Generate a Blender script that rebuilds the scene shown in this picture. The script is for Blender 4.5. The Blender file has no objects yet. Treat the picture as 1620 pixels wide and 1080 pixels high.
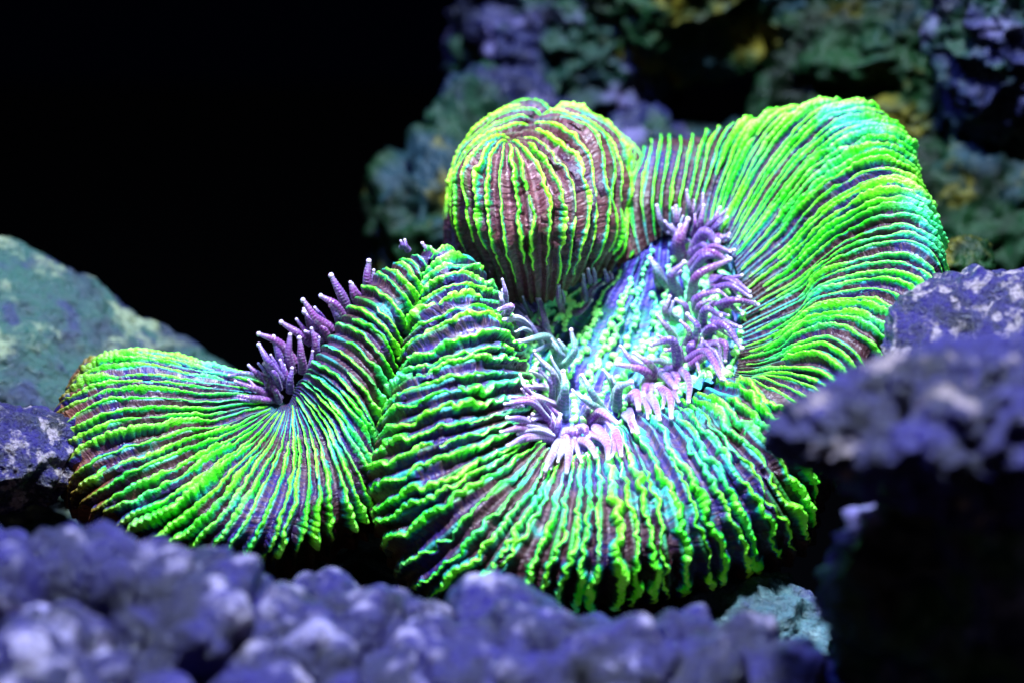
import bpy, bmesh, math, random
import numpy as np
from mathutils import Vector

random.seed(7)
rng = np.random.default_rng(7)
U = 0.01                      # working unit: one centimetre
PITCH = math.radians(24)
SP, CP = math.sin(PITCH), math.cos(PITCH)
DIST = 40.0                   # camera to focus plane, cm
sc = bpy.context.scene
COL = sc.collection

# ------------------------------------------------------------------ camera
cam_d = bpy.data.cameras.new('camera')
cam = bpy.data.objects.new('camera', cam_d); COL.objects.link(cam)
cam.location = (0, -DIST * CP * U, DIST * SP * U)
cam.rotation_euler = (math.pi / 2 - PITCH, 0, 0)
cam_d.sensor_width = 36.0
cam_d.lens = 36.0 * DIST / 16.2
cam_d.clip_start = 0.005
cam_d.clip_end = 20.0
cam_d.dof.use_dof = True
cam_d.dof.focus_distance = (DIST + 0.6) * U
cam_d.dof.aperture_fstop = 13.0
sc.camera = cam

# ------------------------------------------------------------------ world, lamps, exposure
w = bpy.data.worlds.new('World'); sc.world = w; w.use_nodes = True
w.node_tree.nodes['Background'].inputs[0].default_value = (0.02, 0.05, 0.25, 1)
w.node_tree.nodes['Background'].inputs[1].default_value = 0.004
sc.view_settings.view_transform = 'Standard'
sc.view_settings.look = 'None'
sc.view_settings.exposure = 0.0
sc.view_settings.gamma = 1.0
sc.cycles.use_denoising = True
sc.cycles.max_bounces = 6
sc.cycles.caustics_reflective = False
sc.cycles.caustics_refractive = False


def lamp(name, loc, target, size, power, color, spread=180):
    l = bpy.data.lights.new(name, 'AREA'); l.shape = 'DISK'; l.size = size * U
    l.energy = power; l.color = color; l.spread = math.radians(spread)
    o = bpy.data.objects.new(name, l); COL.objects.link(o)
    o.location = Vector(loc) * U
    d = Vector(target) * U - o.location
    o.rotation_euler = d.to_track_quat('-Z', 'Y').to_euler()
    return o


KEY = lamp('aquarium_lamp', (1.0, -2.2, 34), (0.3, 0.0, 0), 4, 6.8, (0.74, 0.88, 1.0))
BLUE = lamp('blue_lamp', (-9, 1.0, 32), (0, 0, 0), 6, 1.5, (0.16, 0.22, 1.0))
SPOT = lamp('aquarium_spot', (-1.5, 3.0, 30), (0.8, 0.0, -1.5), 2.0, 0.034, (0.8, 1.0, 0.95), 9)
BACK = lamp('rear_lamp', (8, 12.0, 34), (3, 9, 2), 7, 0.22, (0.75, 0.95, 0.85))
FILL = lamp('added_fill', (-14, -38, 16), (0, 0, -1), 14, 0.09, (1.0, 0.85, 0.75))  # added fill from the camera side, lifts the dark undersides


def cw(x, y, z):
    """camera-aligned cm (x right, y up in the picture, z towards the camera) -> place cm"""
    x, y, z = np.asarray(x, float), np.asarray(y, float), np.asarray(z, float)
    return np.stack([x, y * SP - z * CP, y * CP + z * SP], -1)


def at(px, py, z):
    """sighting direction (photo pixel) at depth z -> place cm"""
    px, py, z = np.asarray(px, float), np.asarray(py, float), np.asarray(z, float)
    k = (DIST - z) / DIST
    return cw((px - 810) / 100 * k, (540 - py) / 100 * k, z)


# ------------------------------------------------------------------ noise
def _h(ix, iy, iz, s):
    n = (ix.astype(np.int64) * 73856093) ^ (iy.astype(np.int64) * 19349663) ^ (iz.astype(np.int64) * 83492791) ^ (s * 2654435761)
    n = (n ^ (n >> 13)) * 1274126177
    n = n & 0xffffffff
    n = (n ^ (n >> 16)) * 2246822519 & 0xffffffff
    return (n ^ (n >> 15)) & 0xffffffff


def perlin(p, seed=0):
    i = np.floor(p).astype(np.int64); f = p - i
    w_ = f * f * f * (f * (f * 6 - 15) + 10)
    out = 0
    for dx in (0, 1):
        for dy in (0, 1):
            for dz in (0, 1):
                h = _h(i[:, 0] + dx, i[:, 1] + dy, i[:, 2] + dz, seed)
                g = np.stack([(h & 1023) / 511.5 - 1, ((h >> 10) & 1023) / 511.5 - 1, ((h >> 20) & 1023) / 511.5 - 1], -1)
                d = (g * (f - np.array([dx, dy, dz]))).sum(1)
                wt = (w_[:, 0] if dx else 1 - w_[:, 0]) * (w_[:, 1] if dy else 1 - w_[:, 1]) * (w_[:, 2] if dz else 1 - w_[:, 2])
                out = out + d * wt
    return out


def fbm(p, seed=0, oct_=4, gain=0.5):
    a, r = 1.0, 0
    for k in range(oct_):
        r = r + a * perlin(p * (2.03 ** k) + 17.3 * k, seed + k); a *= gain
    return r


def worley(p, seed=0):
    i = np.floor(p).astype(np.int64); best = np.full(len(p), 9.0)
    for dx in (-1, 0, 1):
        for dy in (-1, 0, 1):
            for dz in (-1, 0, 1):
                c = i + np.array([dx, dy, dz])
                h = _h(c[:, 0], c[:, 1], c[:, 2], seed)
                q = c + np.stack([(h & 1023) / 1023., ((h >> 10) & 1023) / 1023., ((h >> 20) & 1023) / 1023.], -1)
                best = np.minimum(best, ((p - q) ** 2).sum(1))
    return np.sqrt(best)


def n1(s, seed):
    s = np.asarray(s, float)
    return perlin(np.stack([s, np.full_like(s, seed * 3.17 + 0.31), np.full_like(s, seed * 1.73 + 0.77)], -1), 5)


# ------------------------------------------------------------------ objects
def mesh_obj(name, co, faces, mat, parent=None, uv=None, smooth=True, attr=None):
    me = bpy.data.meshes.new(name)
    co = np.asarray(co, np.float32) * U
    faces = np.asarray(faces, np.int32)
    nf, k = faces.shape
    me.vertices.add(len(co)); me.vertices.foreach_set('co', co.ravel())
    me.loops.add(nf * k); me.loops.foreach_set('vertex_index', faces.ravel())
    me.polygons.add(nf); me.polygons.foreach_set('loop_start', np.arange(0, nf * k, k, dtype=np.int32))
    me.polygons.foreach_set('use_smooth', np.full(nf, smooth))
    me.update(calc_edges=True)
    if uv is not None:
        l = me.uv_layers.new(name='UVMap')
        l.data.foreach_set('uv', np.asarray(uv, np.float32)[faces.ravel()].ravel())
    for an, av in (attr or {}).items():
        a_ = me.attributes.new(an, 'FLOAT', 'POINT'); a_.data.foreach_set('value', np.asarray(av, np.float32))
    if mat: me.materials.append(mat)
    o = bpy.data.objects.new(name, me); COL.objects.link(o)
    if parent: o.parent = parent
    return o


def grid_faces(nu, nv, wrap_v=False):
    i, j = np.meshgrid(np.arange(nu - 1), np.arange(nv if wrap_v else nv - 1), indexing='ij')
    j2 = (j + 1) % nv
    return np.stack([i * nv + j, (i + 1) * nv + j, (i + 1) * nv + j2, i * nv + j2], -1).reshape(-1, 4)


def tag(o, label, cat, group=None, kind=None):
    if label: o['label'] = label
    if cat: o['category'] = cat
    if group: o['group'] = group
    if kind: o['kind'] = kind


# ------------------------------------------------------------------ materials
class NT:
    def __init__(self, name):
        self.m = bpy.data.materials.new(name); self.m.use_nodes = True
        self.t = self.m.node_tree; self.b = self.t.nodes['Principled BSDF']
        tc = self.t.nodes.new('ShaderNodeTexCoord')
        mp = self.t.nodes.new('ShaderNodeMapping'); mp.inputs['Scale'].default_value = (100, 100, 100)
        self.t.links.new(tc.outputs['Object'], mp.inputs[0]); self.obj = mp.outputs[0]; self.uv = tc.outputs['UV']

    def link(self, a, b): self.t.links.new(a, b)

    def noise(self, scale, detail=3, vec=None, rough=0.5, off=0.0, dist=0.0):
        n = self.t.nodes.new('ShaderNodeTexNoise'); n.inputs['Scale'].default_value = scale
        n.inputs['Detail'].default_value = detail; n.inputs['Roughness'].default_value = rough
        n.inputs['Distortion'].default_value = dist
        v = vec or self.obj
        if off:
            m = self.t.nodes.new('ShaderNodeVectorMath'); m.operation = 'ADD'
            m.inputs[1].default_value = (off, off * 1.7, -off); self.link(v, m.inputs[0]); v = m.outputs[0]
        self.link(v, n.inputs['Vector']); return n.outputs['Fac']

    def voro(self, scale, vec=None, feature='F1'):
        n = self.t.nodes.new('ShaderNodeTexVoronoi'); n.inputs['Scale'].default_value = scale; n.feature = feature
        self.link(vec or self.obj, n.inputs['Vector']); return n.outputs['Distance']

    def mapr(self, x, a, b, c=0.0, d=1.0):
        n = self.t.nodes.new('ShaderNodeMapRange'); n.interpolation_type = 'SMOOTHSTEP'
        for k, v in zip((1, 2, 3, 4), (a, b, c, d)): n.inputs[k].default_value = v
        self.link(x, n.inputs[0]); return n.outputs[0]

    def mix(self, f, a, b):
        n = self.t.nodes.new('ShaderNodeMix'); n.data_type = 'RGBA'
        for s, v in ((n.inputs[0], f), (n.inputs[6], a), (n.inputs[7], b)):
            if isinstance(v, (tuple, list)): s.default_value = (*v, 1) if len(v) == 3 else v
            elif isinstance(v, (int, float)): s.default_value = v
            else: self.link(v, s)
        return n.outputs[2]

    def math(self, op, a, b=0.0):
        n = self.t.nodes.new('ShaderNodeMath'); n.operation = op
        for s, v in ((n.inputs[0], a), (n.inputs[1], b)):
            if isinstance(v, (int, float)): s.default_value = v
            else: self.link(v, s)
        return n.outputs[0]

    def attr(self, name):
        n = self.t.nodes.new('ShaderNodeAttribute'); n.attribute_name = name; return n.outputs['Fac']

    def bump(self, h, strength, dist, normal=None):
        n = self.t.nodes.new('ShaderNodeBump'); n.inputs['Strength'].default_value = strength
        n.inputs['Distance'].default_value = dist * U; self.link(h, n.inputs['Height'])
        if normal: self.link(normal, n.inputs['Normal'])
        return n.outputs[0]

    def done(self, color, rough, normal=None, spec=0.5, sss=0.0, sssr=(1, 0.3, 0.2), sheen=0.0, sheen_t=(1, 1, 1), emit=None, emit_s=0.0, alpha=1.0):
        b = self.b
        if isinstance(color, tuple): b.inputs['Base Color'].default_value = (*color, 1)
        else: self.link(color, b.inputs['Base Color'])
        if isinstance(rough, (int, float)): b.inputs['Roughness'].default_value = rough
        else: self.link(rough, b.inputs['Roughness'])
        b.inputs['Specular IOR Level'].default_value = spec
        if normal: self.link(normal, b.inputs['Normal'])
        if sss:
            b.inputs['Subsurface Weight'].default_value = sss
            b.inputs['Subsurface Radius'].default_value = sssr; b.inputs['Subsurface Scale'].default_value = 0.1 * U
        if sheen:
            b.inputs['Sheen Weight'].default_value = sheen; b.inputs['Sheen Tint'].default_value = (*sheen_t, 1)
            b.inputs['Sheen Roughness'].default_value = 0.35
        b.inputs['Alpha'].default_value = alpha
        if emit is not None:
            self.link(emit, b.inputs['Emission Color'])
            if isinstance(emit_s, float): b.inputs['Emission Strength'].default_value = emit_s
            else: self.link(emit_s, b.inputs['Emission Strength'])
        return self.m


def flesh_mat(name, base, alt, alt_lo, alt_hi, halo=0.75, teal=0.58):
    n = NT(name)
    mp = n.t.nodes.new('ShaderNodeMapping'); mp.inputs['Scale'].default_value = (1.6, 14.0, 1)
    n.link(n.uv, mp.inputs[0])
    stri = n.noise(1.0, 2, mp.outputs[0], dist=0.4)
    c = n.mix(n.mapr(n.noise(0.55, 3, off=3), alt_lo, alt_hi), base, alt)
    c = n.mix(n.mapr(n.noise(0.9, 3, off=8), teal, teal + 0.14), c, (0.04, 0.32, 0.30))
    c = n.mix(n.mapr(stri, 0.42, 0.62, 0, 0.75), c, tuple(min(1, x * 1.9 + 0.03) for x in base))
    c = n.mix(n.mapr(n.noise(16, 2), 0.52, 0.72, 0, 0.5), c, (0.02, 0.008, 0.02))
    c = n.mix(n.mapr(n.attr('margin'), 0.0, 1.0, 0, 0.9), c, (0.17, 0.055, 0.018))
    sx = n.t.nodes.new('ShaderNodeSeparateXYZ'); n.link(n.uv, sx.inputs[0])
    near = n.math('COSINE', n.math('MULTIPLY', sx.outputs[0], 2 * math.pi))
    near = n.math('ADD', near, n.math('MULTIPLY', n.math('SUBTRACT', n.noise(1.6, 4, off=6), 0.5), 2.6))
    hc = n.mix(n.mapr(n.noise(0.8, 2, off=12), 0.42, 0.58), (0.03, 0.42, 0.05), (0.03, 0.38, 0.36))
    c = n.mix(n.math('MULTIPLY', n.mapr(near, 0.45, 1.25, 0, halo), n.mapr(n.attr('margin'), 0, 1, 1, 0.1)), c, hc)
    nor = n.bump(stri, 0.8, 0.05)
    nor = n.bump(n.noise(18, 3), 0.6, 0.03, nor)
    return n.done(c, n.mapr(n.noise(5, 3, off=31), 0.35, 0.65, 0.34, 0.6), nor, spec=0.42)


def ridge_mat(name, a, b, t, teal_lo=0.56, skirt=(0.030, 0.006, 0.010), skirt2=(0.020, 0.009, 0.105)):
    n = NT(name)
    oi = n.t.nodes.new('ShaderNodeObjectInfo')
    f = n.math('ADD', n.math('MULTIPLY', n.noise(0.8, 3), 0.8), n.math('MULTIPLY', oi.outputs['Random'], 0.25))
    c = n.mix(n.mapr(f, 0.42, 0.70), a, b)
    c = n.mix(n.mapr(n.noise(0.6, 3, off=5), teal_lo, teal_lo + 0.14, 0, 0.85), c, t)
    c = n.mix(n.mapr(n.noise(9, 2, off=2), 0.5, 0.75, 0, 0.4), c, (0.01, 0.20, 0.02))
    c = n.mix(n.math('MULTIPLY', n.mapr(n.attr('crest'), 0.6, 1.0), n.mapr(n.noise(1.4, 3, off=41), 0.4, 0.6, 0.15, 0.8)), c, tuple(min(1, x * 1.1 + y) for x, y in zip(b, (0.07, 0.05, 0.07))))  # paler crest tops: their blown-out highlight put into the colour
    c = n.mix(n.mapr(n.attr('fade'), 0.0, 1.0), c, (0.14, 0.09, 0.012))
    k = n.mix(n.mapr(n.noise(0.55, 3, off=3), 0.44, 0.58), skirt, skirt2)
    h = n.mix(n.mapr(n.noise(1.2, 3, off=12), 0.42, 0.6), (0.004, 0.20, 0.01), (0.012, 0.22, 0.24))
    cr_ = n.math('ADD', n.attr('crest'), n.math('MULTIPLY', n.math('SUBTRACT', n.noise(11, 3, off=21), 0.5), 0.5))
    k = n.mix(n.math('MULTIPLY', n.mapr(cr_, 0.02, 0.3), n.mapr(n.attr('fade'), 0, 1, 1, 0.1)), k, h)
    c = n.mix(n.mapr(cr_, 0.25, 0.7), k, c)
    nor = n.bump(n.noise(15, 3, rough=0.6), 0.9, 0.05)
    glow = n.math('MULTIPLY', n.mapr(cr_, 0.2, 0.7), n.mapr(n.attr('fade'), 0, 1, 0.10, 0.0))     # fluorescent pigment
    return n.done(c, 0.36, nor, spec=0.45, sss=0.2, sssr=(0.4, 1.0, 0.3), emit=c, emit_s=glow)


def rock_mat(name, dark, mid, light, alt, scale=1.0, light_lo=0.5, light_hi=0.66, bump=1.0, alt_lo=0.55, grain=9.0, spec=0.55, pale_lit_tips=None):
    n = NT(name)
    a = n.noise(0.55 * scale, 5, rough=0.6)
    c = n.mix(n.mapr(a, 0.36, 0.56), dark, mid)
    c = n.mix(n.mapr(n.noise(0.8 * scale, 4, off=4), alt_lo, alt_lo + 0.1, 0, 0.85), c, alt)
    l = n.noise(1.1 * scale, 6, off=9, rough=0.62)
    c = n.mix(n.mapr(l, light_lo, light_hi), c, light)
    if pale_lit_tips:                                              # pale crust and the light from above, painted on the tips of the nodules
        c = n.mix(n.mapr(n.math('ADD', n.attr('tip'), n.math('MULTIPLY', n.math('SUBTRACT', n.noise(3.0, 4, off=14), 0.5), 1.5)), 0.70, 1.08, 0, 0.85), c, pale_lit_tips)
    g = n.noise(grain * scale, 3, off=1)
    c = n.mix(n.mapr(g, 0.5, 0.72, 0, 0.6), c, dark)
    v = n.voro(5 * scale)
    nor = n.bump(v, 0.35 * bump, 0.12)
    nor = n.bump(n.noise(6 * scale, 6, rough=0.65), 0.8 * bump, 0.14, nor)
    return n.done(c, n.mapr(g, 0.3, 0.7, 0.26, 0.6), nor, spec=spec)


M = {}
M['flesh'] = flesh_mat('lobe_flesh', (0.030, 0.006, 0.010), (0.020, 0.009, 0.105), 0.44, 0.58, 0.7, 0.6)
M['flesh_ball'] = flesh_mat('ball_flesh', (0.072, 0.016, 0.023), (0.035, 0.010, 0.08), 0.56, 0.7, 0.15, 0.9)
M['flesh_floor'] = flesh_mat('basin_flesh', (0.035, 0.022, 0.22), (0.04, 0.24, 0.2), 0.5, 0.62, 0.45)
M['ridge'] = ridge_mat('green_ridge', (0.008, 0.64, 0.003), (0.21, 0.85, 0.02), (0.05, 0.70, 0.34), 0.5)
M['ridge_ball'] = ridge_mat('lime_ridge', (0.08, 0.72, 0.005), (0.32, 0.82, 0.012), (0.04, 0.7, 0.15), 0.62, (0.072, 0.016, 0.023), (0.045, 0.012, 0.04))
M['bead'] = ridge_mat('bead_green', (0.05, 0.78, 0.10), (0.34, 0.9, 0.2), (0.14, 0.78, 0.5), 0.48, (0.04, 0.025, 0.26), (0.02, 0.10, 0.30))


def tentacle_mat():
    n = NT('tentacle_skin')
    oi = n.t.nodes.new('ShaderNodeObjectInfo')
    c = n.mix(n.mapr(oi.outputs['Random'], 0.0, 1.0), (0.22, 0.055, 0.24), (0.15, 0.065, 0.34))
    c = n.mix(n.mapr(n.attr('green'), 0, 1), c, (0.09, 0.30, 0.22))
    c = n.mix(n.mapr(n.attr('ring'), 0.55, 1.0, 0, 0.28), c, (0.55, 0.36, 0.62))
    c = n.mix(n.mapr(n.noise(24, 2), 0.58, 0.72, 0, 0.7), c, (0.6, 0.5, 0.75))
    c = n.mix(n.mapr(n.attr('along'), 0.7, 1.0, 0, 0.6), c, (0.4, 0.3, 0.55))
    nor = n.bump(n.noise(20, 2), 0.5, 0.02)
    return n.done(c, 0.3, nor, spec=0.5, sss=0.8, sssr=(1.0, 0.5, 1.0), sheen=0.35, sheen_t=(0.8, 0.8, 1.0), alpha=0.74)


M['tentacle'] = tentacle_mat()
_n = NT('tentacle_tip'); M['tip'] = _n.done((0.58, 0.45, 0.66), 0.25, spec=0.6, sss=0.3)

def ico(sub):
    bm = bmesh.new(); bmesh.ops.create_icosphere(bm, subdivisions=sub, radius=1)
    bm.verts.ensure_lookup_table()
    v = np.array([x.co[:] for x in bm.verts]); f = np.array([[q.index for q in p.verts] for p in bm.faces]); bm.free()
    return v, f


ICO = {k: ico(k) for k in (2, 4, 5, 6, 7)}



# ------------------------------------------------------------------ lobes
def cr(P, t):
    """Catmull-Rom through P along axis 0 at parameters t"""
    n = len(P); t = np.clip(t, 0, n - 1 - 1e-9); i = np.floor(t).astype(int); f = t - i
    ext = np.concatenate([2 * P[:1] - P[1:2], P, 2 * P[-1:] - P[-2:-1]], 0)
    p0, p1, p2, p3 = ext[i], ext[i + 1], ext[i + 2], ext[i + 3]
    f = f.reshape(f.shape + (1,) * (P.ndim - 1))
    return 0.5 * (2 * p1 + (p2 - p0) * f + (2 * p0 - 5 * p1 + 4 * p2 - p3) * f ** 2 + (3 * p1 - p0 - 3 * p2 + p3) * f ** 3)


class Surf:
    def __init__(self, cols, bulge=0.0, bulge_f=0.9, seed=1):
        a = np.array(cols, float)
        self.P = at(a[..., 0], a[..., 1], a[..., 2]); self.nu, self.nv = a.shape[:2]
        # dense table, then bilinear look-ups
        self.DU, self.DV = (self.nu - 1) * 24 + 1, (self.nv - 1) * 24 + 1
        T = cr(self.P, np.linspace(0, self.nu - 1, self.DU))
        T = cr(T.transpose(1, 0, 2), np.linspace(0, self.nv - 1, self.DV)).transpose(1, 0, 2)
        self.T = T; self._nrm()
        if bulge:
            d = fbm(T.reshape(-1, 3) * bulge_f, seed, 2).reshape(self.DU, self.DV)
            self.T = T + self.N * (d * bulge)[..., None]; self._nrm()

    def _nrm(self):
        du = np.gradient(self.T, axis=0); dv = np.gradient(self.T, axis=1)
        n = np.cross(du, dv); n /= np.linalg.norm(n, axis=-1, keepdims=True) + 1e-9
        view = np.array([0, -CP, SP])
        self.flip = (n[self.DU // 2, self.DV // 2] @ view) < 0
        self.N = -n if self.flip else n

    def look(self, A, u, v):
        x = np.clip(np.asarray(u) * (self.DU - 1), 0, self.DU - 1.001); y = np.clip(np.asarray(v) * (self.DV - 1), 0, self.DV - 1.001)
        i, j = x.astype(int), y.astype(int); f, g = (x - i)[..., None], (y - j)[..., None]
        return A[i, j] * (1 - f) * (1 - g) + A[i + 1, j] * f * (1 - g) + A[i, j + 1] * (1 - f) * g + A[i + 1, j + 1] * f * g

    def S(self, u, v): return self.look(self.T, u, v)

    def Nn(self, u, v):
        n = self.look(self.N, u, v); return n / (np.linalg.norm(n, axis=-1, keepdims=True) + 1e-9)


SURF = {}


def lobe(name, cols, parent, mat, rmat, spacing, vm=0.55, wig=0.035, bead=0.45, bead_l=0.11, wmax=0.052, vr=(0.03, 0.93), seed=1,
         bulge=0.0, label=None, fade0=0.8, tall=1.08, cut=True, pleat=0.42, rag=0.55, tail=0.24, beads=False, zsq=0.0):
    s = Surf(cols, bulge, seed=seed); SURF[name + str(seed)] = s
    r = np.random.default_rng(seed)
    # ridge places: even steps along the line v = vm
    uu = np.linspace(0, 1, 800); L = s.S(uu, np.full(800, vm))
    dz = L @ np.array([0, -CP, SP]); L = L - zsq * dz[:, None] * np.array([0, -CP, SP])
    al = np.concatenate([[0], np.cumsum(np.linalg.norm(np.diff(L, axis=0), axis=1))])
    N = max(3, int(al[-1] / spacing))
    tk = (np.arange(N) + 0.5 + r.uniform(-0.22, 0.22, N)) / N
    uk = np.interp(tk * al[-1], al, uu)
    # flesh between the ridges
    nu = N * 8 + 1; ub = np.linspace(0, 1, nu); nvb = 130; vb = np.linspace(0, 1, nvb)
    ug, vg = np.meshgrid(ub, vb, indexing='ij')
    B = s.S(ug, vg); NB = s.Nn(ug, vg)
    # refine columns so the pleats follow the ridges
    phi = np.interp(ub, np.concatenate([[0], uk, [1]]), np.concatenate([[-0.5], np.arange(N), [N - 0.5]]))
    e = 0.5 / N
    sp = np.linalg.norm(s.S(np.clip(ug + e, 0, 1), vg) - s.S(np.clip(ug - e, 0, 1), vg), axis=-1)
    amp = np.clip(sp, 0, 0.3) * pleat
    edge = np.clip(np.minimum(ug, 1 - ug) * N * 0.7, 0, 1)
    off = amp * (np.cos(2 * np.pi * phi)[:, None] * 0.5 - 0.35) * edge
    sv = np.concatenate([np.zeros((nu, 1)), np.cumsum(np.linalg.norm(np.diff(B, axis=1), axis=2), axis=1)], 1)
    B2 = B + NB * off[..., None]
    F = grid_faces(nu, nvb)
    if s.flip: F = F[:, ::-1]
    o = mesh_obj(name, B2.reshape(-1, 3) - ORG, F, mat, parent, uv=np.stack([np.repeat(phi[:, None], nvb, 1), sv], -1).reshape(-1, 2),
                 attr={'margin': np.clip((vg - fade0 + 0.06) / 0.2, 0, 1).ravel()})
    if label: o['label'] = label
    # the ridges
    flipk = False
    for k in range(N):
        v0, v1 = vr
        if cut:
            if k % 2: v0 += r.uniform(0.05, 0.26)
            elif k % 4 == 2: v0 += r.uniform(0, 0.1)
            v1 -= r.uniform(0, 0.10)
        pieces = [(v0, v1)]
        if cut and r.random() < 0.2:                      # a ridge that breaks off and starts again
            vx = r.uniform(0.45, 0.75); pieces = [(v0, vx - 0.012), (vx + 0.012, v1)]
        for (va, vb_) in pieces:
            if vb_ - va < 0.08: continue
            vv = np.linspace(va, vb_, 60); q = s.S(np.full(60, uk[k]), vv)
            ln = np.linalg.norm(np.diff(q, axis=0), axis=1).sum()
            n = int(max(24, min(380, ln / 0.019)))
            vv = np.linspace(va, vb_, n); u0 = np.full(n, uk[k])
            q = s.S(u0, vv); sl = np.concatenate([[0], np.cumsum(np.linalg.norm(np.diff(q, axis=0), axis=1))])
            spc = np.linalg.norm(s.S(np.clip(u0 + e, 0, 1), vv) - s.S(np.clip(u0 - e, 0, 1), vv), axis=1)
            sd = r.integers(1, 9999)
            wl = wig * np.clip(spc / 0.2, 0.3, 1.4)
            lat = wl * (1.9 * n1(sl / 0.75, sd) + 1.5 * n1(sl / 0.22, sd + 1) + 0.7 * n1(sl / 0.10, sd + 2))
            du = lat / np.maximum(spc, 0.03) / N
            uw = np.clip(u0 + du, 0.001, 0.999)
            q = s.S(uw, vv); nn = s.Nn(uw, vv)
            tg = np.gradient(q, axis=0); tg /= np.linalg.norm(tg, axis=1, keepdims=True) + 1e-9
            bt = np.cross(tg, nn); bt /= np.linalg.norm(bt, axis=1, keepdims=True) + 1e-9
            wd = np.clip(0.178 * spc, 0.012, wmax) * r.uniform(0.6, 1.4)
            wd = wd * np.clip(1 + 1.3 * n1(sl / 0.8, sd + 3) + 0.6 * n1(sl / 0.25, sd + 10), 0.45, 1.7)
            t01 = np.linspace(0, 1, n)
            end = np.clip(np.minimum(t01 * n / 12.0, (1 - t01) / tail), 0.02, 1) ** 0.7
            wd = wd * (0.45 + 0.55 * end)
            ph = np.pi * sl / bead_l + 4.0 * n1(sl / 0.35, sd + 4)
            bd = (1 - bead) + bead * 1.3 * np.abs(np.sin(ph)) ** 0.6 + 0.6 * bead * n1(sl / 0.06, sd + 5)
            lean = 0.5 * n1(sl / 0.5, sd + 6) + 0.5 * n1(sl / 0.11, sd + 7)
            crest = 1 + rag * (0.8 * n1(sl / 0.13, sd + 8) + 0.7 * n1(sl / 0.055, sd + 9))
            lean_top = wd * lean
            half = np.clip(0.46 * spc - np.abs(lat), 1.4 * wd, 3.6 * wd)      # skirt reaches towards the neighbours
            pr = np.array([-1, -.62, -.36, -.2, -.09, 0, .09, .2, .36, .62, 1.0])
            ampk = np.clip(spc, 0, 0.3) * pleat
            ring, att = [], []
            for a in pr:
                xa = half * abs(a) ** 1.0 * np.sign(a)
                g_ = np.exp(-(np.abs(xa) / (wd * bd)) ** 2.6)
                fl_ = ampk * (np.cos(2 * np.pi * (xa + lat) / np.maximum(spc * 2 * e * N, .02)) * 0.5 - 0.35)
                hh = fl_ + wd * tall * g_ * (0.35 + 0.65 * bd) * crest * end * 1.35 + (0.006 if abs(a) < .9 else -0.02)
                ring.append(q + bt * (xa + lean_top * g_ * 0.8)[:, None] + nn * hh[:, None]); att.append(g_)
            K = len(pr)
            R = np.stack(ring, 1).reshape(-1, 3)
            Fk = grid_faces(n, K)
            fade = np.clip((vv - fade0) / 0.15, 0, 1)
            att = np.stack(att, 1).ravel(); fd = np.repeat(fade, K)
            if beads:
                st = 0.06; tri0 = len(R); Vb, Fb = [], []
                bv, bf = ICO[2]
                while st < sl[-1] - .03:
                    m_ = min(n - 1, int(np.searchsorted(sl, st))); rb = r.uniform(.042, .082) * np.clip(spc[m_] / 0.2, .45, 1.1)
                    if r.random() < .85:
                        fr = np.stack([tg[m_], bt[m_], nn[m_]])
                        Vb.append((bv * np.array([r.uniform(.75, 1.05), r.uniform(.85, 1.25), r.uniform(.8, 1.1)]) * rb) @ fr + q[m_] + nn[m_] * rb * .35)
                        Fb.append(bf + tri0); tri0 += len(bv)
                    st += rb * r.uniform(1.7, 2.4)
                R = np.concatenate([R] + Vb); tri = np.concatenate([Fk[:, [0, 1, 2]], Fk[:, [0, 2, 3]]]); tri = tri if flipk else tri[:, ::-1]
                Fk = np.concatenate([tri] + Fb); att = np.concatenate([att, np.ones(len(R) - len(att))]); fd = np.zeros(len(R))
                mesh_obj('bead_row', R - ORG, Fk, rmat, o, attr={'fade': fd, 'crest': att})
                continue
            mesh_obj('ridge', R - ORG, Fk if flipk else Fk[:, ::-1], rmat, o, attr={'fade': fd, 'crest': att})
    return o


ORG = at(760, 900, -1.0)
coral = bpy.data.objects.new('brain_coral', None); COL.objects.link(coral)
coral.location = Vector(ORG) * U
tag(coral, 'fleshy folded coral with glowing green ridges and purple tentacles, wedged between the rocks', 'coral')

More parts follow.
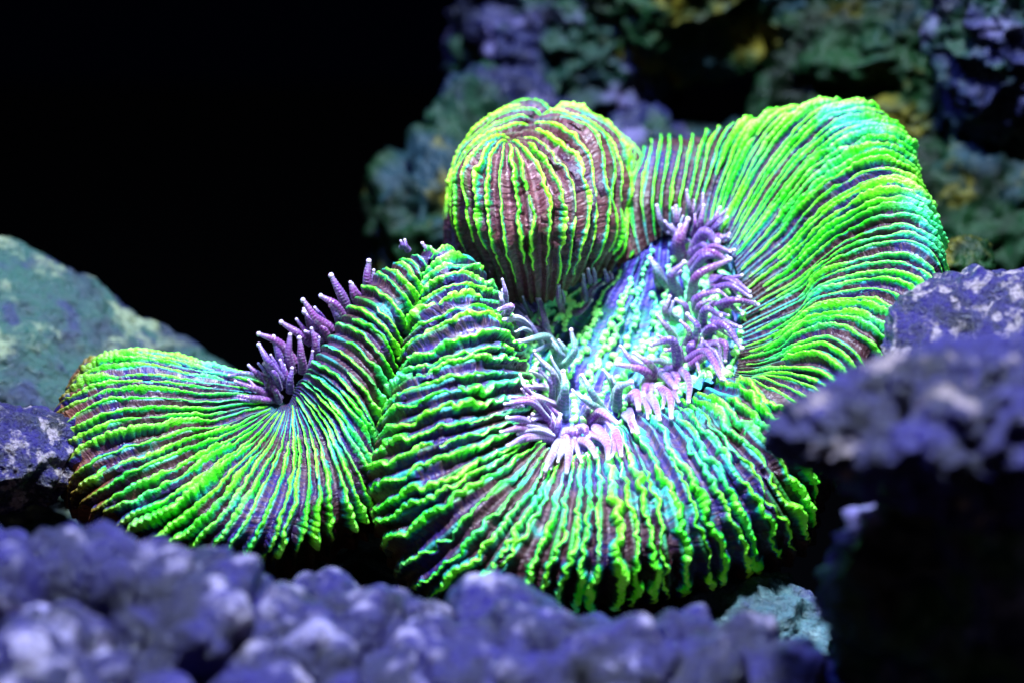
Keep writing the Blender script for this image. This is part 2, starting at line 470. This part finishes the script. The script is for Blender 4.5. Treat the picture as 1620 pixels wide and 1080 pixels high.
A = [
 [(425,618,-2.9),(405,612,-2.7),(360,600,-2.7),(290,592,-2.8),(210,580,-2.9),(150,602,-3.0),(112,665,-3.2)],
 [(428,614,-2.3),(415,600,-1.9),(360,582,-1.8),(290,568,-1.9),(208,556,-2.0),(138,580,-2.2),(98,645,-2.7)],
 [(432,618,-1.75),(418,612,-1.7),(350,602,-1.4),(270,588,-1.3),(185,583,-1.3),(112,620,-1.6),(90,685,-2.2)],
 [(434,624,-1.75),(415,625,-1.6),(345,624,-1.1),(260,618,-.8),(170,622,-.8),(92,660,-1.0),(78,725,-1.7)],
 [(436,630,-1.75),(415,638,-1.5),(345,650,-.9),(255,657,-.4),(165,672,-.3),(100,715,-.5),(96,785,-1.2)],
 [(440,634,-1.75),(422,648,-1.4),(360,677,-.7),(275,707,0),(190,740,.2),(125,780,0),(125,835,-.8)],
 [(444,636,-1.75),(434,654,-1.4),(388,702,-.5),(318,757,.4),(246,803,.6),(190,835,.3),(186,885,-.6)],
 [(450,636,-1.75),(447,655,-1.35),(420,717,-.3),(375,787,.7),(323,848,.9),(282,882,.4),(277,920,-.5)],
 [(455,634,-1.75),(460,650,-1.3),(455,717,-.2),(435,797,.9),(405,862,1.0),(383,893,.5),(378,925,-.5)],
 [(460,626,-1.75),(471,640,-1.25),(492,702,0),(502,782,.9),(495,847,.9),(490,872,.4),(490,905,-.5)],
 [(465,615,-1.75),(480,622,-1.2),(517,672,0),(552,747,.6),(570,802,.5),(580,827,.1),(585,852,-.6)],
 [(472,602,-1.75),(488,600,-1.15),(527,634,-.1),(570,692,.3),(597,745,.1),(608,782,-.3),(613,812,-1)],
 [(490,585,-2.1),(500,570,-1.1),(537,592,-.2),(580,637,.1),(604,680,-.1),(614,710,-.5),(619,740,-1.2)],
 [(518,550,-2.1),(522,530,-1.1),(557,545,-.3),(595,582,-.1),(614,617,-.3),(623,642,-.7),(628,672,-1.3)],
 [(556,505,-2.2),(556,482,-1.2),(586,493,-.5),(617,522,-.3),(630,552,-.5),(637,577,-.9),(641,602,-1.5)],
 [(600,462,-2.3),(597,440,-1.4),(619,448,-.8),(638,470,-.6),(646,492,-.8),(651,517,-1.2),(655,542,-1.7)],
 [(645,430,-2.4),(642,410,-1.6),(656,413,-1.1),(666,425,-.95),(670,441,-1.1),(673,457,-1.4),(676,482,-1.9)],
 [(685,412,-2.5),(678,396,-1.9),(683,394,-1.5),(688,398,-1.3),(691,406,-1.4),(693,416,-1.6),(695,432,-2)],
]
B = [
 [(700,425,-2.4),(702,408,-1.9),(698,398,-1.5),(693,398,-1.3),(689,406,-1.4),(687,420,-1.7),(686,440,-2.1)],
 [(750,440,-2.2),(745,412,-1.5),(722,402,-1.1),(700,408,-.95),(682,425,-1.05),(674,445,-1.3),(672,470,-1.8)],
 [(782,475,-2.0),(776,448,-1.2),(745,432,-.7),(707,440,-.55),(675,463,-.75),(658,490,-1.1),(655,515,-1.7)],
 [(803,510,-1.8),(797,488,-.9),(762,476,-.25),(713,486,-.05),(668,510,-.25),(644,538,-.7),(640,565,-1.4)],
 [(825,548,-1.6),(818,534,-.6),(777,525,.1),(720,535,.35),(660,560,.1),(629,590,-.4),(624,617,-1.2)],
 [(838,590,-1.4),(828,582,-.4),(778,582,.45),(712,592,.75),(645,615,.45),(611,643,-.2),(607,668,-1.0)],
 [(843,630,-1.2),(829,628,-.2),(774,637,.7),(702,650,1.0),(631,677,.7),(596,702,.1),(595,732,-.8)],
 [(847,665,-1.0),(830,670,0),(770,688,.95),(694,714,1.25),(623,744,.95),(587,767,.35),(588,800,-.5)],
 [(854,690,-.8),(840,702,.15),(780,738,1.15),(704,783,1.55),(637,822,1.25),(603,842,.65),(603,877,-.3)],
 [(868,706,-.7),(858,718,.2),(808,778,1.3),(740,843,1.7),(680,898,1.4),(645,918,.8),(645,948,-.2)],
 [(888,714,-.7),(882,726,.2),(848,802,1.5),(800,878,1.9),(755,938,1.6),(730,957,.9),(725,978,0)],
 [(912,712,-.7),(910,723,.2),(895,802,1.6),(875,888,2.0),(855,948,1.6),(845,968,.9),(840,988,0)],
 [(940,702,-.8),(945,713,.1),(950,790,1.6),(948,880,2.1),(940,940,1.7),(935,962,1.0),(930,985,0)],
 [(970,686,-.9),(980,697,.0),(1005,775,1.5),(1020,870,2.0),(1020,925,1.6),(1018,950,.9),(1015,975,0)],
 [(1003,668,-1.0),(1017,678,-.1),(1060,755,1.3),(1090,845,1.8),(1100,905,1.4),(1100,935,.7),(1100,960,-.2)],
 [(1040,648,-1.1),(1056,657,-.3),(1110,730,1.1),(1155,815,1.5),(1180,880,1.1),(1185,910,.4),(1185,940,-.4)],
 [(1078,628,-1.2),(1095,634,-.5),(1155,695,.9),(1215,770,1.2),(1250,830,.8),(1260,860,.1),(1262,890,-.7)],
 [(1115,612,-1.3),(1132,615,-.7),(1190,655,.6),(1245,710,.9),(1285,765,.5),(1295,800,-.1),(1297,830,-.9)],
 [(1150,602,-1.4),(1165,600,-1.0),(1215,622,.3),(1260,655,.6),(1300,700,.4),(1315,740,-.1),(1317,780,-.9)],
]
C = [
 [(1150,602,-1.4),(1165,600,-1.0),(1215,622,.3),(1260,655,.6),(1300,700,.4),(1317,780,-.9)],
 [(1160,594,-1.5),(1215,596,-.5),(1260,605,.15),(1300,625,.5),(1330,670,.6),(1340,740,.2)],
 [(1165,582,-1.6),(1215,572,-.9),(1265,560,-.2),(1310,562,.3),(1345,597,.5),(1360,660,0)],
 [(1167,565,-1.8),(1220,550,-1.2),(1280,520,-.5),(1345,512,.1),(1392,545,.3),(1407,605,-.3)],
 [(1170,545,-2.0),(1235,518,-1.6),(1310,472,-.9),(1390,462,-.3),(1440,495,0),(1455,560,-.7)],
 [(1172,520,-2.2),(1250,482,-2.0),(1330,425,-1.3),(1424,408,-.6),(1480,445,-.5),(1488,510,-1.3)],
 [(1172,490,-2.4),(1258,440,-2.3),(1340,375,-1.7),(1433,352,-1.1),(1490,400,-1.2),(1492,475,-2.1)],
 [(1172,460,-2.6),(1250,402,-2.7),(1330,328,-2.1),(1415,296,-1.7),(1466,330,-1.8),(1474,400,-2.8)],
 [(1166,430,-2.8),(1225,370,-3.0),(1300,285,-2.7),(1388,243,-2.3),(1445,265,-2.5),(1454,330,-3.4)],
 [(1158,405,-3.0),(1205,340,-3.3),(1270,250,-3.2),(1352,198,-3.0),(1420,208,-3.2),(1434,265,-4.0)],
 [(1145,385,-3.2),(1180,318,-3.5),(1230,235,-3.6),(1290,178,-3.6),(1352,165,-3.9),(1382,205,-4.7)],
 [(1125,370,-3.4),(1145,302,-3.7),(1175,234,-3.9),(1205,194,-4.0),(1240,175,-4.4),(1260,205,-5.2)],
 [(1095,365,-3.5),(1106,302,-3.65),(1121,245,-3.85),(1135,213,-4.2),(1145,206,-4.7),(1150,235,-5.4)],
 [(1065,368,-3.6),(1068,310,-3.55),(1079,262,-3.8),(1086,231,-4.2),(1085,222,-4.8),(1085,252,-5.4)],
 [(1035,380,-3.6),(1030,320,-3.45),(1036,268,-3.75),(1044,234,-4.2),(1043,220,-4.9),(1043,252,-5.4)],
 [(1005,405,-3.55),(990,335,-3.7),(998,280,-4.1),(1014,250,-4.5),(1016,240,-4.9),(1012,255,-5.4)],
]
D = [
 [(872,200,-4.4),(850,175,-4.6),(787,188,-4.7),(732,240,-4.8),(714,320,-4.9),(712,420,-4.9)],
 [(868,192,-4.0),(846,166,-4.1),(785,179,-4.1),(728,235,-4.1),(708,320,-4.1),(707,420,-4.2)],
 [(850,198,-3.5),(820,186,-3.3),(768,205,-3.1),(725,260,-3.1),(712,335,-3.1),(735,430,-3.3)],
 [(825,212,-2.9),(790,210,-2.5),(750,235,-2.2),(728,290,-2.1),(730,360,-2.2),(770,455,-2.8)],
 [(808,222,-2.5),(785,228,-2.1),(762,258,-1.75),(752,315,-1.6),(765,385,-1.8),(800,470,-2.7)],
 [(800,226,-2.4),(797,236,-1.95),(792,270,-1.55),(792,330,-1.4),(803,395,-1.6),(826,478,-2.7)],
 [(803,226,-2.4),(815,236,-1.95),(828,270,-1.55),(838,330,-1.35),(842,395,-1.6),(850,480,-2.7)],
 [(810,220,-2.6),(840,232,-2.1),(872,268,-1.7),(890,330,-1.5),(885,395,-1.75),(872,475,-2.7)],
 [(828,208,-3),(868,212,-2.5),(912,250,-2.1),(930,320,-1.95),(922,390,-2.1),(900,462,-2.9)],
 [(850,196,-3.5),(890,184,-3.1),(940,220,-2.8),(964,300,-2.6),(957,380,-2.7),(930,448,-3.1)],
 [(870,190,-4),(900,170,-4.0),(957,205,-3.8),(988,290,-3.5),(987,370,-3.4),(962,435,-3.4)],
 [(890,196,-4.6),(925,182,-4.6),(988,222,-4.4),(1012,300,-4.1),(1010,370,-3.8),(985,425,-3.6)],
 [(915,210,-5.6),(950,208,-5.8),(1002,236,-5.6),(1016,300,-5.0),(1016,365,-4.5),(998,418,-4.0)],
]
E = [
 [(880,462,-2.9),(848,492,-3.4),(832,522,-3.1),(822,556,-2.3),(815,600,-1.5),(815,650,-.7)],
 [(965,425,-3.6),(925,460,-3.4),(890,500,-3.1),(865,545,-2.6),(850,590,-2.0),(840,680,-1.0)],
 [(985,420,-3.6),(955,465,-3.5),(920,515,-3.1),(895,560,-2.6),(880,610,-1.9),(865,695,-.8)],
 [(1005,410,-3.6),(985,465,-3.5),(955,525,-3.1),(930,575,-2.5),(910,630,-1.8),(890,712,-.7)],
 [(1030,385,-3.7),(1020,460,-3.5),(995,530,-3.1),(970,585,-2.5),(950,640,-1.7),(935,705,-.8)],
 [(1060,375,-3.7),(1055,450,-3.4),(1035,530,-3.0),(1010,590,-2.4),(990,640,-1.6),(985,685,-.9)],
 [(1100,375,-3.6),(1095,450,-3.2),(1080,530,-2.8),(1060,590,-2.2),(1045,630,-1.5),(1045,652,-1.1)],
 [(1150,395,-3.2),(1145,460,-2.8),(1135,530,-2.3),(1120,580,-1.8),(1105,610,-1.4),(1100,622,-1.2)],
 [(1182,440,-2.8),(1184,490,-2.5),(1180,540,-2.1),(1174,575,-1.8),(1165,595,-1.4),(1150,606,-1.3)],
]
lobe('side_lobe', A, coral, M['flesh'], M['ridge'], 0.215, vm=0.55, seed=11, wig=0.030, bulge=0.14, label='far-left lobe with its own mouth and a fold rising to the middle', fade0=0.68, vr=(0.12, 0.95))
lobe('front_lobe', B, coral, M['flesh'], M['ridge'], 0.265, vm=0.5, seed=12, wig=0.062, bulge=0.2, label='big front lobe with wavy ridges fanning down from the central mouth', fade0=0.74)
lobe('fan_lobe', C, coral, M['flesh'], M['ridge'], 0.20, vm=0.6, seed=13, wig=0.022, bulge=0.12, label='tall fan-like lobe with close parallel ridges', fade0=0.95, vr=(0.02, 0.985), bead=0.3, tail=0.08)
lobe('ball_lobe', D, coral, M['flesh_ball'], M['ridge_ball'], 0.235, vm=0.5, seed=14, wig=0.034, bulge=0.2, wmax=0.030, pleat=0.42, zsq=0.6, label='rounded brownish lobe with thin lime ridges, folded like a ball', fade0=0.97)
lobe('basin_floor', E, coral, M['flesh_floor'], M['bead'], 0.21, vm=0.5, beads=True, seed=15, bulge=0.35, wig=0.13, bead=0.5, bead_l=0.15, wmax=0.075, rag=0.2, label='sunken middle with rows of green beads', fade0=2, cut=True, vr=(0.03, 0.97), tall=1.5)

# ------------------------------------------------------------------ tentacles
_pts = []
for s in SURF.values():
    T = s.T[::2, ::2].reshape(-1, 3); _pts.append(T)
_pts = np.concatenate(_pts)
_y = _pts[:, 1] * SP + _pts[:, 2] * CP; _z = -_pts[:, 1] * CP + _pts[:, 2] * SP
_k = DIST / (DIST - _z); _px = 810 + _pts[:, 0] * _k * 100; _py = 540 - _y * _k * 100


def depth_at(px, py, rad=9):
    m = (_px - px) ** 2 + (_py - py) ** 2 < rad * rad
    return float(_z[m].max()) if m.any() else None


def c5(*p): return [(760 + x / 3, 400 + y / 3) for x, y in p]
def c3(*p): return [(980 + x * .4813, 120 + y * .4813) for x, y in p]
def c1(*p): return [(x * .5186, 360 + y * .5186) for x, y in p]


TENT = []   # (points, thickness px, green)
for p, r, g in [
 (((890,170),(805,30)),11,.6),(((945,200),(905,110),(965,50)),15,0),(((1000,230),(1030,110),(1180,35)),16,0),(((1010,90),(1070,15),(1150,30)),14,0),
 (((1060,150),(1240,110)),10,0),(((1070,140),(1180,120),(1275,185)),11,0),(((1070,190),(1180,155),(1280,210)),11,0),(((1100,260),(1200,225),(1315,248)),12,0),
 (((1020,300),(1040,210),(1125,185)),14,0),(((1050,370),(1070,270),(1138,300)),14,0),(((1110,310),(1230,355)),12,.2),(((985,370),(975,260),(932,225)),12,0),
 (((925,330),(875,280),(900,212)),12,.4),(((930,420),(890,360),(840,300)),12,.3),(((985,470),(1030,360),(985,295)),13,0),(((1000,480),(1020,415)),17,0),
 (((1050,390),(1150,340),(1240,450)),14,0),(((1080,430),(1160,430),(1160,510)),12,.1),(((1040,470),(1110,470),(1150,550)),12,.2),(((940,550),(915,420),(818,435)),15,0),
 (((970,520),(1070,470),(1145,595)),14,0),(((930,540),(990,600),(988,708)),13,0),(((830,600),(760,550),(650,530)),14,0),(((830,580),(730,520),(665,445)),11,.2),
 (((900,530),(840,510),(770,522)),10,.5),(((850,570),(880,585),(925,640)),17,0),(((790,610),(785,640),(772,672)),15,0),(((840,640),(900,680),(905,780)),14,0),
 (((800,680),(830,720),(850,790)),13,0),(((650,740),(660,640),(715,612)),14,.6),(((640,660),(615,600),(585,555)),10,.6),(((590,760),(530,660),(485,582)),12,.8),
 (((710,700),(740,680),(752,740)),15,0),(((500,760),(512,710)),14,.3),(((520,800),(570,755),(648,803)),14,0),(((690,770),(720,800),(745,850)),13,0),
 (((550,830),(600,890),(605,975)),14,0),(((440,850),(490,830),(510,870)),15,.1),(((640,850),(660,900),(665,960)),12,0),(((470,890),(520,910),(545,965)),13,.1),
 (((370,560),(445,470),(430,370)),12,.8),(((380,530),(400,460),(372,418)),9,.7),(((330,430),(305,320),(280,222)),12,.2),(((370,510),(320,400),(190,420)),13,.8),
 (((250,370),(180,310),(110,320)),11,.3),(((300,420),(275,360),(220,378)),12,.2),(((120,250),(105,130)),8,.3),(((110,310),(145,255),(90,270)),11,.2),
 (((335,345),(365,330)),8,0),(((390,280),(370,155)),10,0),(((250,310),(200,210)),7,.5),(((500,220),(490,105)),9,0),(((440,290),(480,275),(525,228)),10,0),
 (((520,210),(580,145)),9,0),(((545,150),(535,75)),8,0),(((605,140),(590,80)),8,0),(((400,770),(400,650),(395,565)),14,.9),(((360,700),(350,580),(262,482)),12,.5),
 (((330,600),(240,560)),10,.1),(((320,640),(230,630)),10,.1),(((350,720),(260,690),(150,708)),12,0),(((360,770),(305,708)),12,0),(((330,800),(240,710),(120,715)),10,.1),
 (((330,840),(290,780),(250,790)),12,0),(((320,850),(200,790),(130,780)),12,.1),(((330,870),(200,835),(100,850)),12,.1),(((340,890),(230,870),(130,915)),12,.2),
 (((350,870),(380,770)),11,.2),(((380,890),(340,960),(310,1030)),13,.2),(((420,890),(420,960),(410,1040)),12,.1),
 (((300,690),(230,660),(190,580)),9,.3),(((350,800),(310,740),(250,670)),11,.1),
]: TENT.append((c5(*p), r / 3 * 1.7, g, 0))
for p, r, g in [
 (((165,515),(125,430)),11,.4),(((195,515),(185,430)),10,.3),(((235,480),(222,380)),9,.3),(((260,525),(275,430)),11,.1),(((290,515),(340,455)),11,0),
 (((205,610),(200,540),(225,475)),16,0),(((245,580),(280,515),(320,545)),19,0),(((240,625),(295,580),(355,605)),17,0),(((275,510),(330,435)),10,.1),(((300,565),(375,575)),11,.3),
 (((140,690),(105,605)),12,.5),(((300,540),(360,520)),9,.2),(((210,560),(150,480)),10,.3)]: TENT.append((c3(*p), r * .48 * 1.2, g, 0))
for p, r, g in [
 (((1130,215),(1125,105)),14,0),(((1060,250),(1010,150)),14,0),(((1050,280),(980,210)),13,0),(((1015,310),(925,225)),13,0),(((970,340),(930,260)),13,0),(((950,350),(860,290)),12,0),
 (((900,410),(850,350),(790,325)),12,0),(((890,440),(885,330)),12,0),(((925,440),(915,340)),12,0),(((860,440),(835,335)),12,0),(((855,460),(790,360)),12,0),
 (((875,480),(855,405)),10,0),(((850,490),(805,415)),10,0),(((885,500),(890,430)),10,0),(((830,490),(785,440)),10,.2),(((830,505),(720,470)),9,.2),(((825,525),(700,510)),9,.2),
 (((840,525),(760,515)),9,.1),(((850,530),(820,470)),9,0),(((800,460),(700,450)),8,.3),(((815,470),(760,420)),9,.1),(((960,400),(950,310)),10,0),(((1000,340),(965,290)),10,0),
 (((1090,230),(1070,170)),10,0),(((1315,105),(1290,50)),9,.2),(((1245,70),(1235,40)),8,.1)]: TENT.append((c1(*p), r * .5186 * 1.2, g, 1))


for p, r, g, kd in list(TENT):                      # each tuft has shorter ones between the long ones
    for _rep in range(int(rng.random() < 0.85) + int(kd == 0 and rng.random() < 0.45)):
        sh = np.array([rng.uniform(-11, 11), rng.uniform(-9, 9)]); k = rng.uniform(0.55, 0.95)
        q = np.array(p, float); a_ = rng.uniform(-.45, .45); Rm = np.array([[math.cos(a_), -math.sin(a_)], [math.sin(a_), math.cos(a_)]])
        TENT.append(((q - q[0]) @ Rm * k + q[0] + sh, r * rng.uniform(.6, .9), min(1, max(0, g + rng.uniform(-.2, .25))), kd))


def blob(center, r, n=10, m=7):
    t = np.linspace(0, np.pi, m); a = np.linspace(0, 2 * np.pi, n, endpoint=False)
    P = np.stack([np.outer(np.sin(t), np.cos(a)), np.outer(np.sin(t), np.sin(a)), np.outer(np.cos(t), np.ones(n))], -1).reshape(-1, 3) * r + center
    return P, grid_faces(m, n, True)


for idx, (pts, rp, g, kind) in enumerate(TENT):
    pts = np.array(pts, float)
    if len(pts) == 2:
        dv = pts[1] - pts[0]; mid = pts.mean(0) + np.array([-dv[1], dv[0]]) * rng.uniform(-.14, .14)
        pts = np.array([pts[0], mid, pts[1]])
    d = [depth_at(*q) for q in pts]
    zb = d[0] if d[0] is not None else (d[1] if d[1] is not None else -1.6)
    if kind == 1 and pts[0][0] > 445: zb = min(zb, -1.45) - 0.15
    L = np.linalg.norm(np.diff(pts, axis=0), axis=1).sum() / 100
    zs = [zb - 0.08]
    for f, dd in ((0.5, d[1]), (0.45, d[2])):
        z = zb + f * L
        if dd is not None and kind == 0: z = max(z, dd + rp / 100 * 1.6)
        zs.append(z)
    if kind == 1 and pts[0][0] > 445: zs = [zb - .08, zb + .2 * L, zb + .3 * L]
    P = np.array([at(pts[i][0], pts[i][1], zs[i]) for i in range(3)])
    n = 84; t = np.linspace(0, 1, n)
    path = cr(P, t * 2)
    wob = 0.02 * np.stack([n1(t * 2.4, idx * 3 + 1), n1(t * 2.4, idx * 3 + 2), n1(t * 2.4, idx * 3 + 3)], -1)
    path = path + wob * t[:, None]
    tg = np.gradient(path, axis=0); tg /= np.linalg.norm(tg, axis=1, keepdims=True)
    ref = np.array([0.3, -0.6, 0.74]); x = np.cross(tg, ref); x /= np.linalg.norm(x, axis=1, keepdims=True); y = np.cross(tg, x)
    r0 = rp / 100
    wv = t * L / 0.045 * 2 * np.pi + 2 * n1(t * 5, idx)
    prof = r0 * (1.1 - 0.68 * t ** 1.5) * (1 + 0.03 * np.sin(wv))
    K = 14; th = np.linspace(0, 2 * np.pi, K, endpoint=False)
    bumps = 1 + 0.06 * np.sin(3 * th[None, :] + 1.0 * np.arange(n)[:, None])
    R = path[:, None] + (x[:, None] * np.cos(th)[None, :, None] + y[:, None] * np.sin(th)[None, :, None]) * (prof[:, None] * bumps)[..., None]
    o = mesh_obj('tentacle', R.reshape(-1, 3) - ORG, grid_faces(n, K, True), M['tentacle'], coral, attr={'green': np.full(n * K, g), 'ring': np.repeat(0.5 + 0.5 * np.sin(wv), K), 'along': np.repeat(t, K)})
    tp, tf = blob(path[-1] + tg[-1] * r0 * .15, r0 * rng.uniform(0.5, 0.6))
    mesh_obj('tip', tp - ORG, tf, M['tip'], o)

# ------------------------------------------------------------------ rocks
def rock_shape(sub, rad, seed, a1=0.25, f1=0.5, a2=0.12, f2=1.0, knob=0.0, kf=0.8, pit=0.0, pf=0.8, fine=0.03, under=0.0, roll=0.0):
    v, f = ICO[sub]
    rad = np.array(rad, float)
    d = v.copy()
    if under: d[:, 2] = np.where(d[:, 2] > 0, np.abs(d[:, 2]) ** 0.75, d[:, 2])
    p = d * rad
    if under:                                             # front and sides cut back below the top
        k = np.clip(0.4 - d[:, 2], 0, 1.4) / 1.4
        left = np.clip((d[:, 0] + 1.0) / 1.3, 0, 1); p[:, 2] *= 0.45 + 0.55 * left; p[:, 1] *= 0.5 + 0.5 * left
        p[:, 0] *= 1 - 0.35 * under * k; p[:, 1] += under * k * rad[1] * 1.7
    s = rad.mean()
    q = p + 0.35 * np.stack([perlin(p * 0.6, seed + 50), perlin(p * 0.6 + 9, seed + 51), perlin(p * 0.6 + 21, seed + 52)], -1)
    h = a1 * s * fbm(q * f1, seed, 3) + a2 * (np.abs(fbm(q * f2, seed + 9, 3)) * -2 + 0.5)
    tip = np.zeros(len(p))
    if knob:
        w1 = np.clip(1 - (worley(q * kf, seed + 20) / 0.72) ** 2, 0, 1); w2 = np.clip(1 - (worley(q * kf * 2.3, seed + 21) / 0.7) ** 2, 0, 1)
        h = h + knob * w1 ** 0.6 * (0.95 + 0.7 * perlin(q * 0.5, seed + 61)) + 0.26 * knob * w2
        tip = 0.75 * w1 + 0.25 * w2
    if pit:
        t = np.clip((perlin(q * pf, seed + 30) - 0.18) / 0.22, 0, 1); h = h - pit * t * t * (3 - 2 * t)
    h = h + fine * fbm(p * 5, seed + 40, 3, 0.6)
    p = p + v * h[:, None]
    if roll:
        a = math.radians(roll); p = p @ np.array([[math.cos(a), 0, -math.sin(a)], [0, 1, 0], [math.sin(a), 0, math.cos(a)]])
    return p, f, tip


def rock(name, label, c, rad, mat, seed, sub=6, group=None, **kw):
    """rad is along right / away / up"""
    P, F, tp_ = rock_shape(sub, rad, seed, **kw)
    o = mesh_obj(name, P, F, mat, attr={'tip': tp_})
    o.location = Vector(at(*c)) * U
    tag(o, label, 'rock', group)
    return o


M['rock_purple'] = rock_mat('purple_crust_rock', (0.002, 0.001, 0.022), (0.007, 0.003, 0.088), (0.22, 0.19, 0.36), (0.004, 0.004, 0.04), 1.3, 0.6, 0.7, grain=6, pale_lit_tips=(0.26, 0.22, 0.36), spec=0.4)
M['rock_right'] = rock_mat('violet_pale_rock', (0.004, 0.003, 0.018), (0.009, 0.005, 0.085), (0.17, 0.13, 0.15), (0.005, 0.004, 0.05), 1.2, 0.56, 0.64, spec=0.3)
M['rock_left'] = rock_mat('teal_pale_rock', (0.01, 0.02, 0.04), (0.010, 0.055, 0.042), (0.17, 0.21, 0.12), (0.010, 0.013, 0.065), 1.2, 0.53, 0.68, alt_lo=0.55)
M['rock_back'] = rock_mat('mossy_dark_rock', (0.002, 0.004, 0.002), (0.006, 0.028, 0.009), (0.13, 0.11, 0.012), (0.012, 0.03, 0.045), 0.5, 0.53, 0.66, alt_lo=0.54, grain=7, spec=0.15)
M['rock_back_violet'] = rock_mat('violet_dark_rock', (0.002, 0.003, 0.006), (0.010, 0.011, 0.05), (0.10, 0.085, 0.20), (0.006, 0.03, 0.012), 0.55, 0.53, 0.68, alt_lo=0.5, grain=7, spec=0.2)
M['rock_speck'] = rock_mat('speckled_rock', (0.004, 0.004, 0.02), (0.012, 0.006, 0.10), (0.26, 0.21, 0.25), (0.015, 0.015, 0.07), 3.0, 0.52, 0.62, grain=6)
M['rock_teal'] = rock_mat('pale_teal_rock', (0.01, 0.025, 0.045), (0.04, 0.1, 0.12), (0.16, 0.24, 0.25), (0.03, 0.035, 0.12), 1.4, 0.52, 0.7)

# foreground
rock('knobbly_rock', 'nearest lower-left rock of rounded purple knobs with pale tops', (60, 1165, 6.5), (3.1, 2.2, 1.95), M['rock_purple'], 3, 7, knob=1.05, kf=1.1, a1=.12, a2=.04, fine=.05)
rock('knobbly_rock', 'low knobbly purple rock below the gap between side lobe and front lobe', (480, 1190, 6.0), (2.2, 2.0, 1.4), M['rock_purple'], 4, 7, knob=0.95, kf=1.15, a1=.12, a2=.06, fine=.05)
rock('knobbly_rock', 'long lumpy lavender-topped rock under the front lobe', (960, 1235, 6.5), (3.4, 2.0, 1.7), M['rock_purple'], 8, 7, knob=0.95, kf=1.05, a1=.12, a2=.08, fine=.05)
rock('ledge_rock', 'pale teal rock peeking out under the right edge of the front lobe', (1210, 1000, 0.6), (1.3, 1.0, .6), M['rock_teal'], 21, 6, a1=.3, a2=.25, fine=.1)
rock('ledge_rock', 'dark shaded rock the coral sits on, between both lower lobes', (720, 1010, -1.8), (5.2, 2.6, 1.6), M['rock_back'], 22, 6, a1=.2, a2=.1)
# left
rock('boulder', 'long pale teal boulder sloping down behind the left lobe', (110, 660, -7.5), (6.6, 2.6, 2.35), M['rock_left'], 31, 7, a1=.10, f1=.3, a2=.2, pit=.3, pf=1.3, fine=.1, roll=31)
rock('rubble_rock', 'small dark blue speckled rock touching the left tip of the coral', (15, 715, -0.6), (1.0, 1.0, .75), M['rock_speck'], 32, 6, a1=.3, a2=.25, fine=.1)
# right
rock('overhang_rock', 'blurred pale-topped violet rock jutting over the right of the coral', (1555, 690, 8.6), (2.7, 1.9, 1.15), M['rock_right'], 41, 7, a1=.2, f1=.45, a2=.4, pit=.5, pf=1.3, fine=.12, under=0.22, roll=-4)
rock('shadowed_rock', 'dark blue rock face in shadow below the pale-topped overhang', (1650, 930, 7.0), (2.9, 1.5, 2.2), M['rock_back_violet'], 43, 6, a1=.45, f1=.5, a2=.5, pit=.5, fine=.12, roll=-30)
rock('speckled_rock', 'speckled violet rock beside the right margin of the fan lobe', (1575, 560, 1.2), (1.7, 1.5, 1.1), M['rock_speck'], 42, 6, a1=.25, a2=.25, fine=.12)
# background
kb = dict(a1=.3, f1=.4, a2=.5, pit=.6, pf=.9, fine=.16)
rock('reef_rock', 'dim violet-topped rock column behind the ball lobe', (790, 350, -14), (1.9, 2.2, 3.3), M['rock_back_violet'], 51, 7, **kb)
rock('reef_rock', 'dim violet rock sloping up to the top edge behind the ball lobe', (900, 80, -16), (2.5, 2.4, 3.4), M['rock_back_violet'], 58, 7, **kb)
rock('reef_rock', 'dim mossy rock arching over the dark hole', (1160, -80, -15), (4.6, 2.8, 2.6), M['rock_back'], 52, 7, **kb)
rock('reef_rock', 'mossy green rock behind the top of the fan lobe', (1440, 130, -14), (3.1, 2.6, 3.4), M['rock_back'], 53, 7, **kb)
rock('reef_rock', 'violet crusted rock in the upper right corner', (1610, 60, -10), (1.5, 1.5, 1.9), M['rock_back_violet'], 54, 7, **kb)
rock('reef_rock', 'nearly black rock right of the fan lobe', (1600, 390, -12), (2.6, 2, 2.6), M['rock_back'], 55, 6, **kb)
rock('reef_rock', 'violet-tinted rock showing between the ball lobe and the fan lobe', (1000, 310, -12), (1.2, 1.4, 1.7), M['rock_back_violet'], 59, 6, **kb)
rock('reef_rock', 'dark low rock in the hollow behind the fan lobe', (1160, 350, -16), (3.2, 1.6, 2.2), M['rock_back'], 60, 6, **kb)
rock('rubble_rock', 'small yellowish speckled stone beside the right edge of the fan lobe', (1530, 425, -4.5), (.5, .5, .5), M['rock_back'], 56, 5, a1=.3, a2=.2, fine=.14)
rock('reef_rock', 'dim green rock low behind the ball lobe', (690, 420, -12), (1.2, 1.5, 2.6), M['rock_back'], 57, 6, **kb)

# tank floor, far below in the dark
n_ = NT('dark_sand'); M['sand'] = n_.done(n_.mix(n_.noise(3, 4), (0.001, 0.001, 0.002), (0.004, 0.004, 0.006)), 0.9, spec=0.05)
g = np.linspace(-150, 150, 61); gx, gy = np.meshgrid(g, g, indexing='ij')
gz = -45 + 0.5 * fbm(np.stack([gx.ravel() * .08, gy.ravel() * .08, 0 * gx.ravel()], -1), 3, 3)
fl = mesh_obj('tank_floor', np.stack([gx.ravel(), gy.ravel(), gz], -1), grid_faces(61, 61), M['sand'])
fl['kind'] = 'structure'
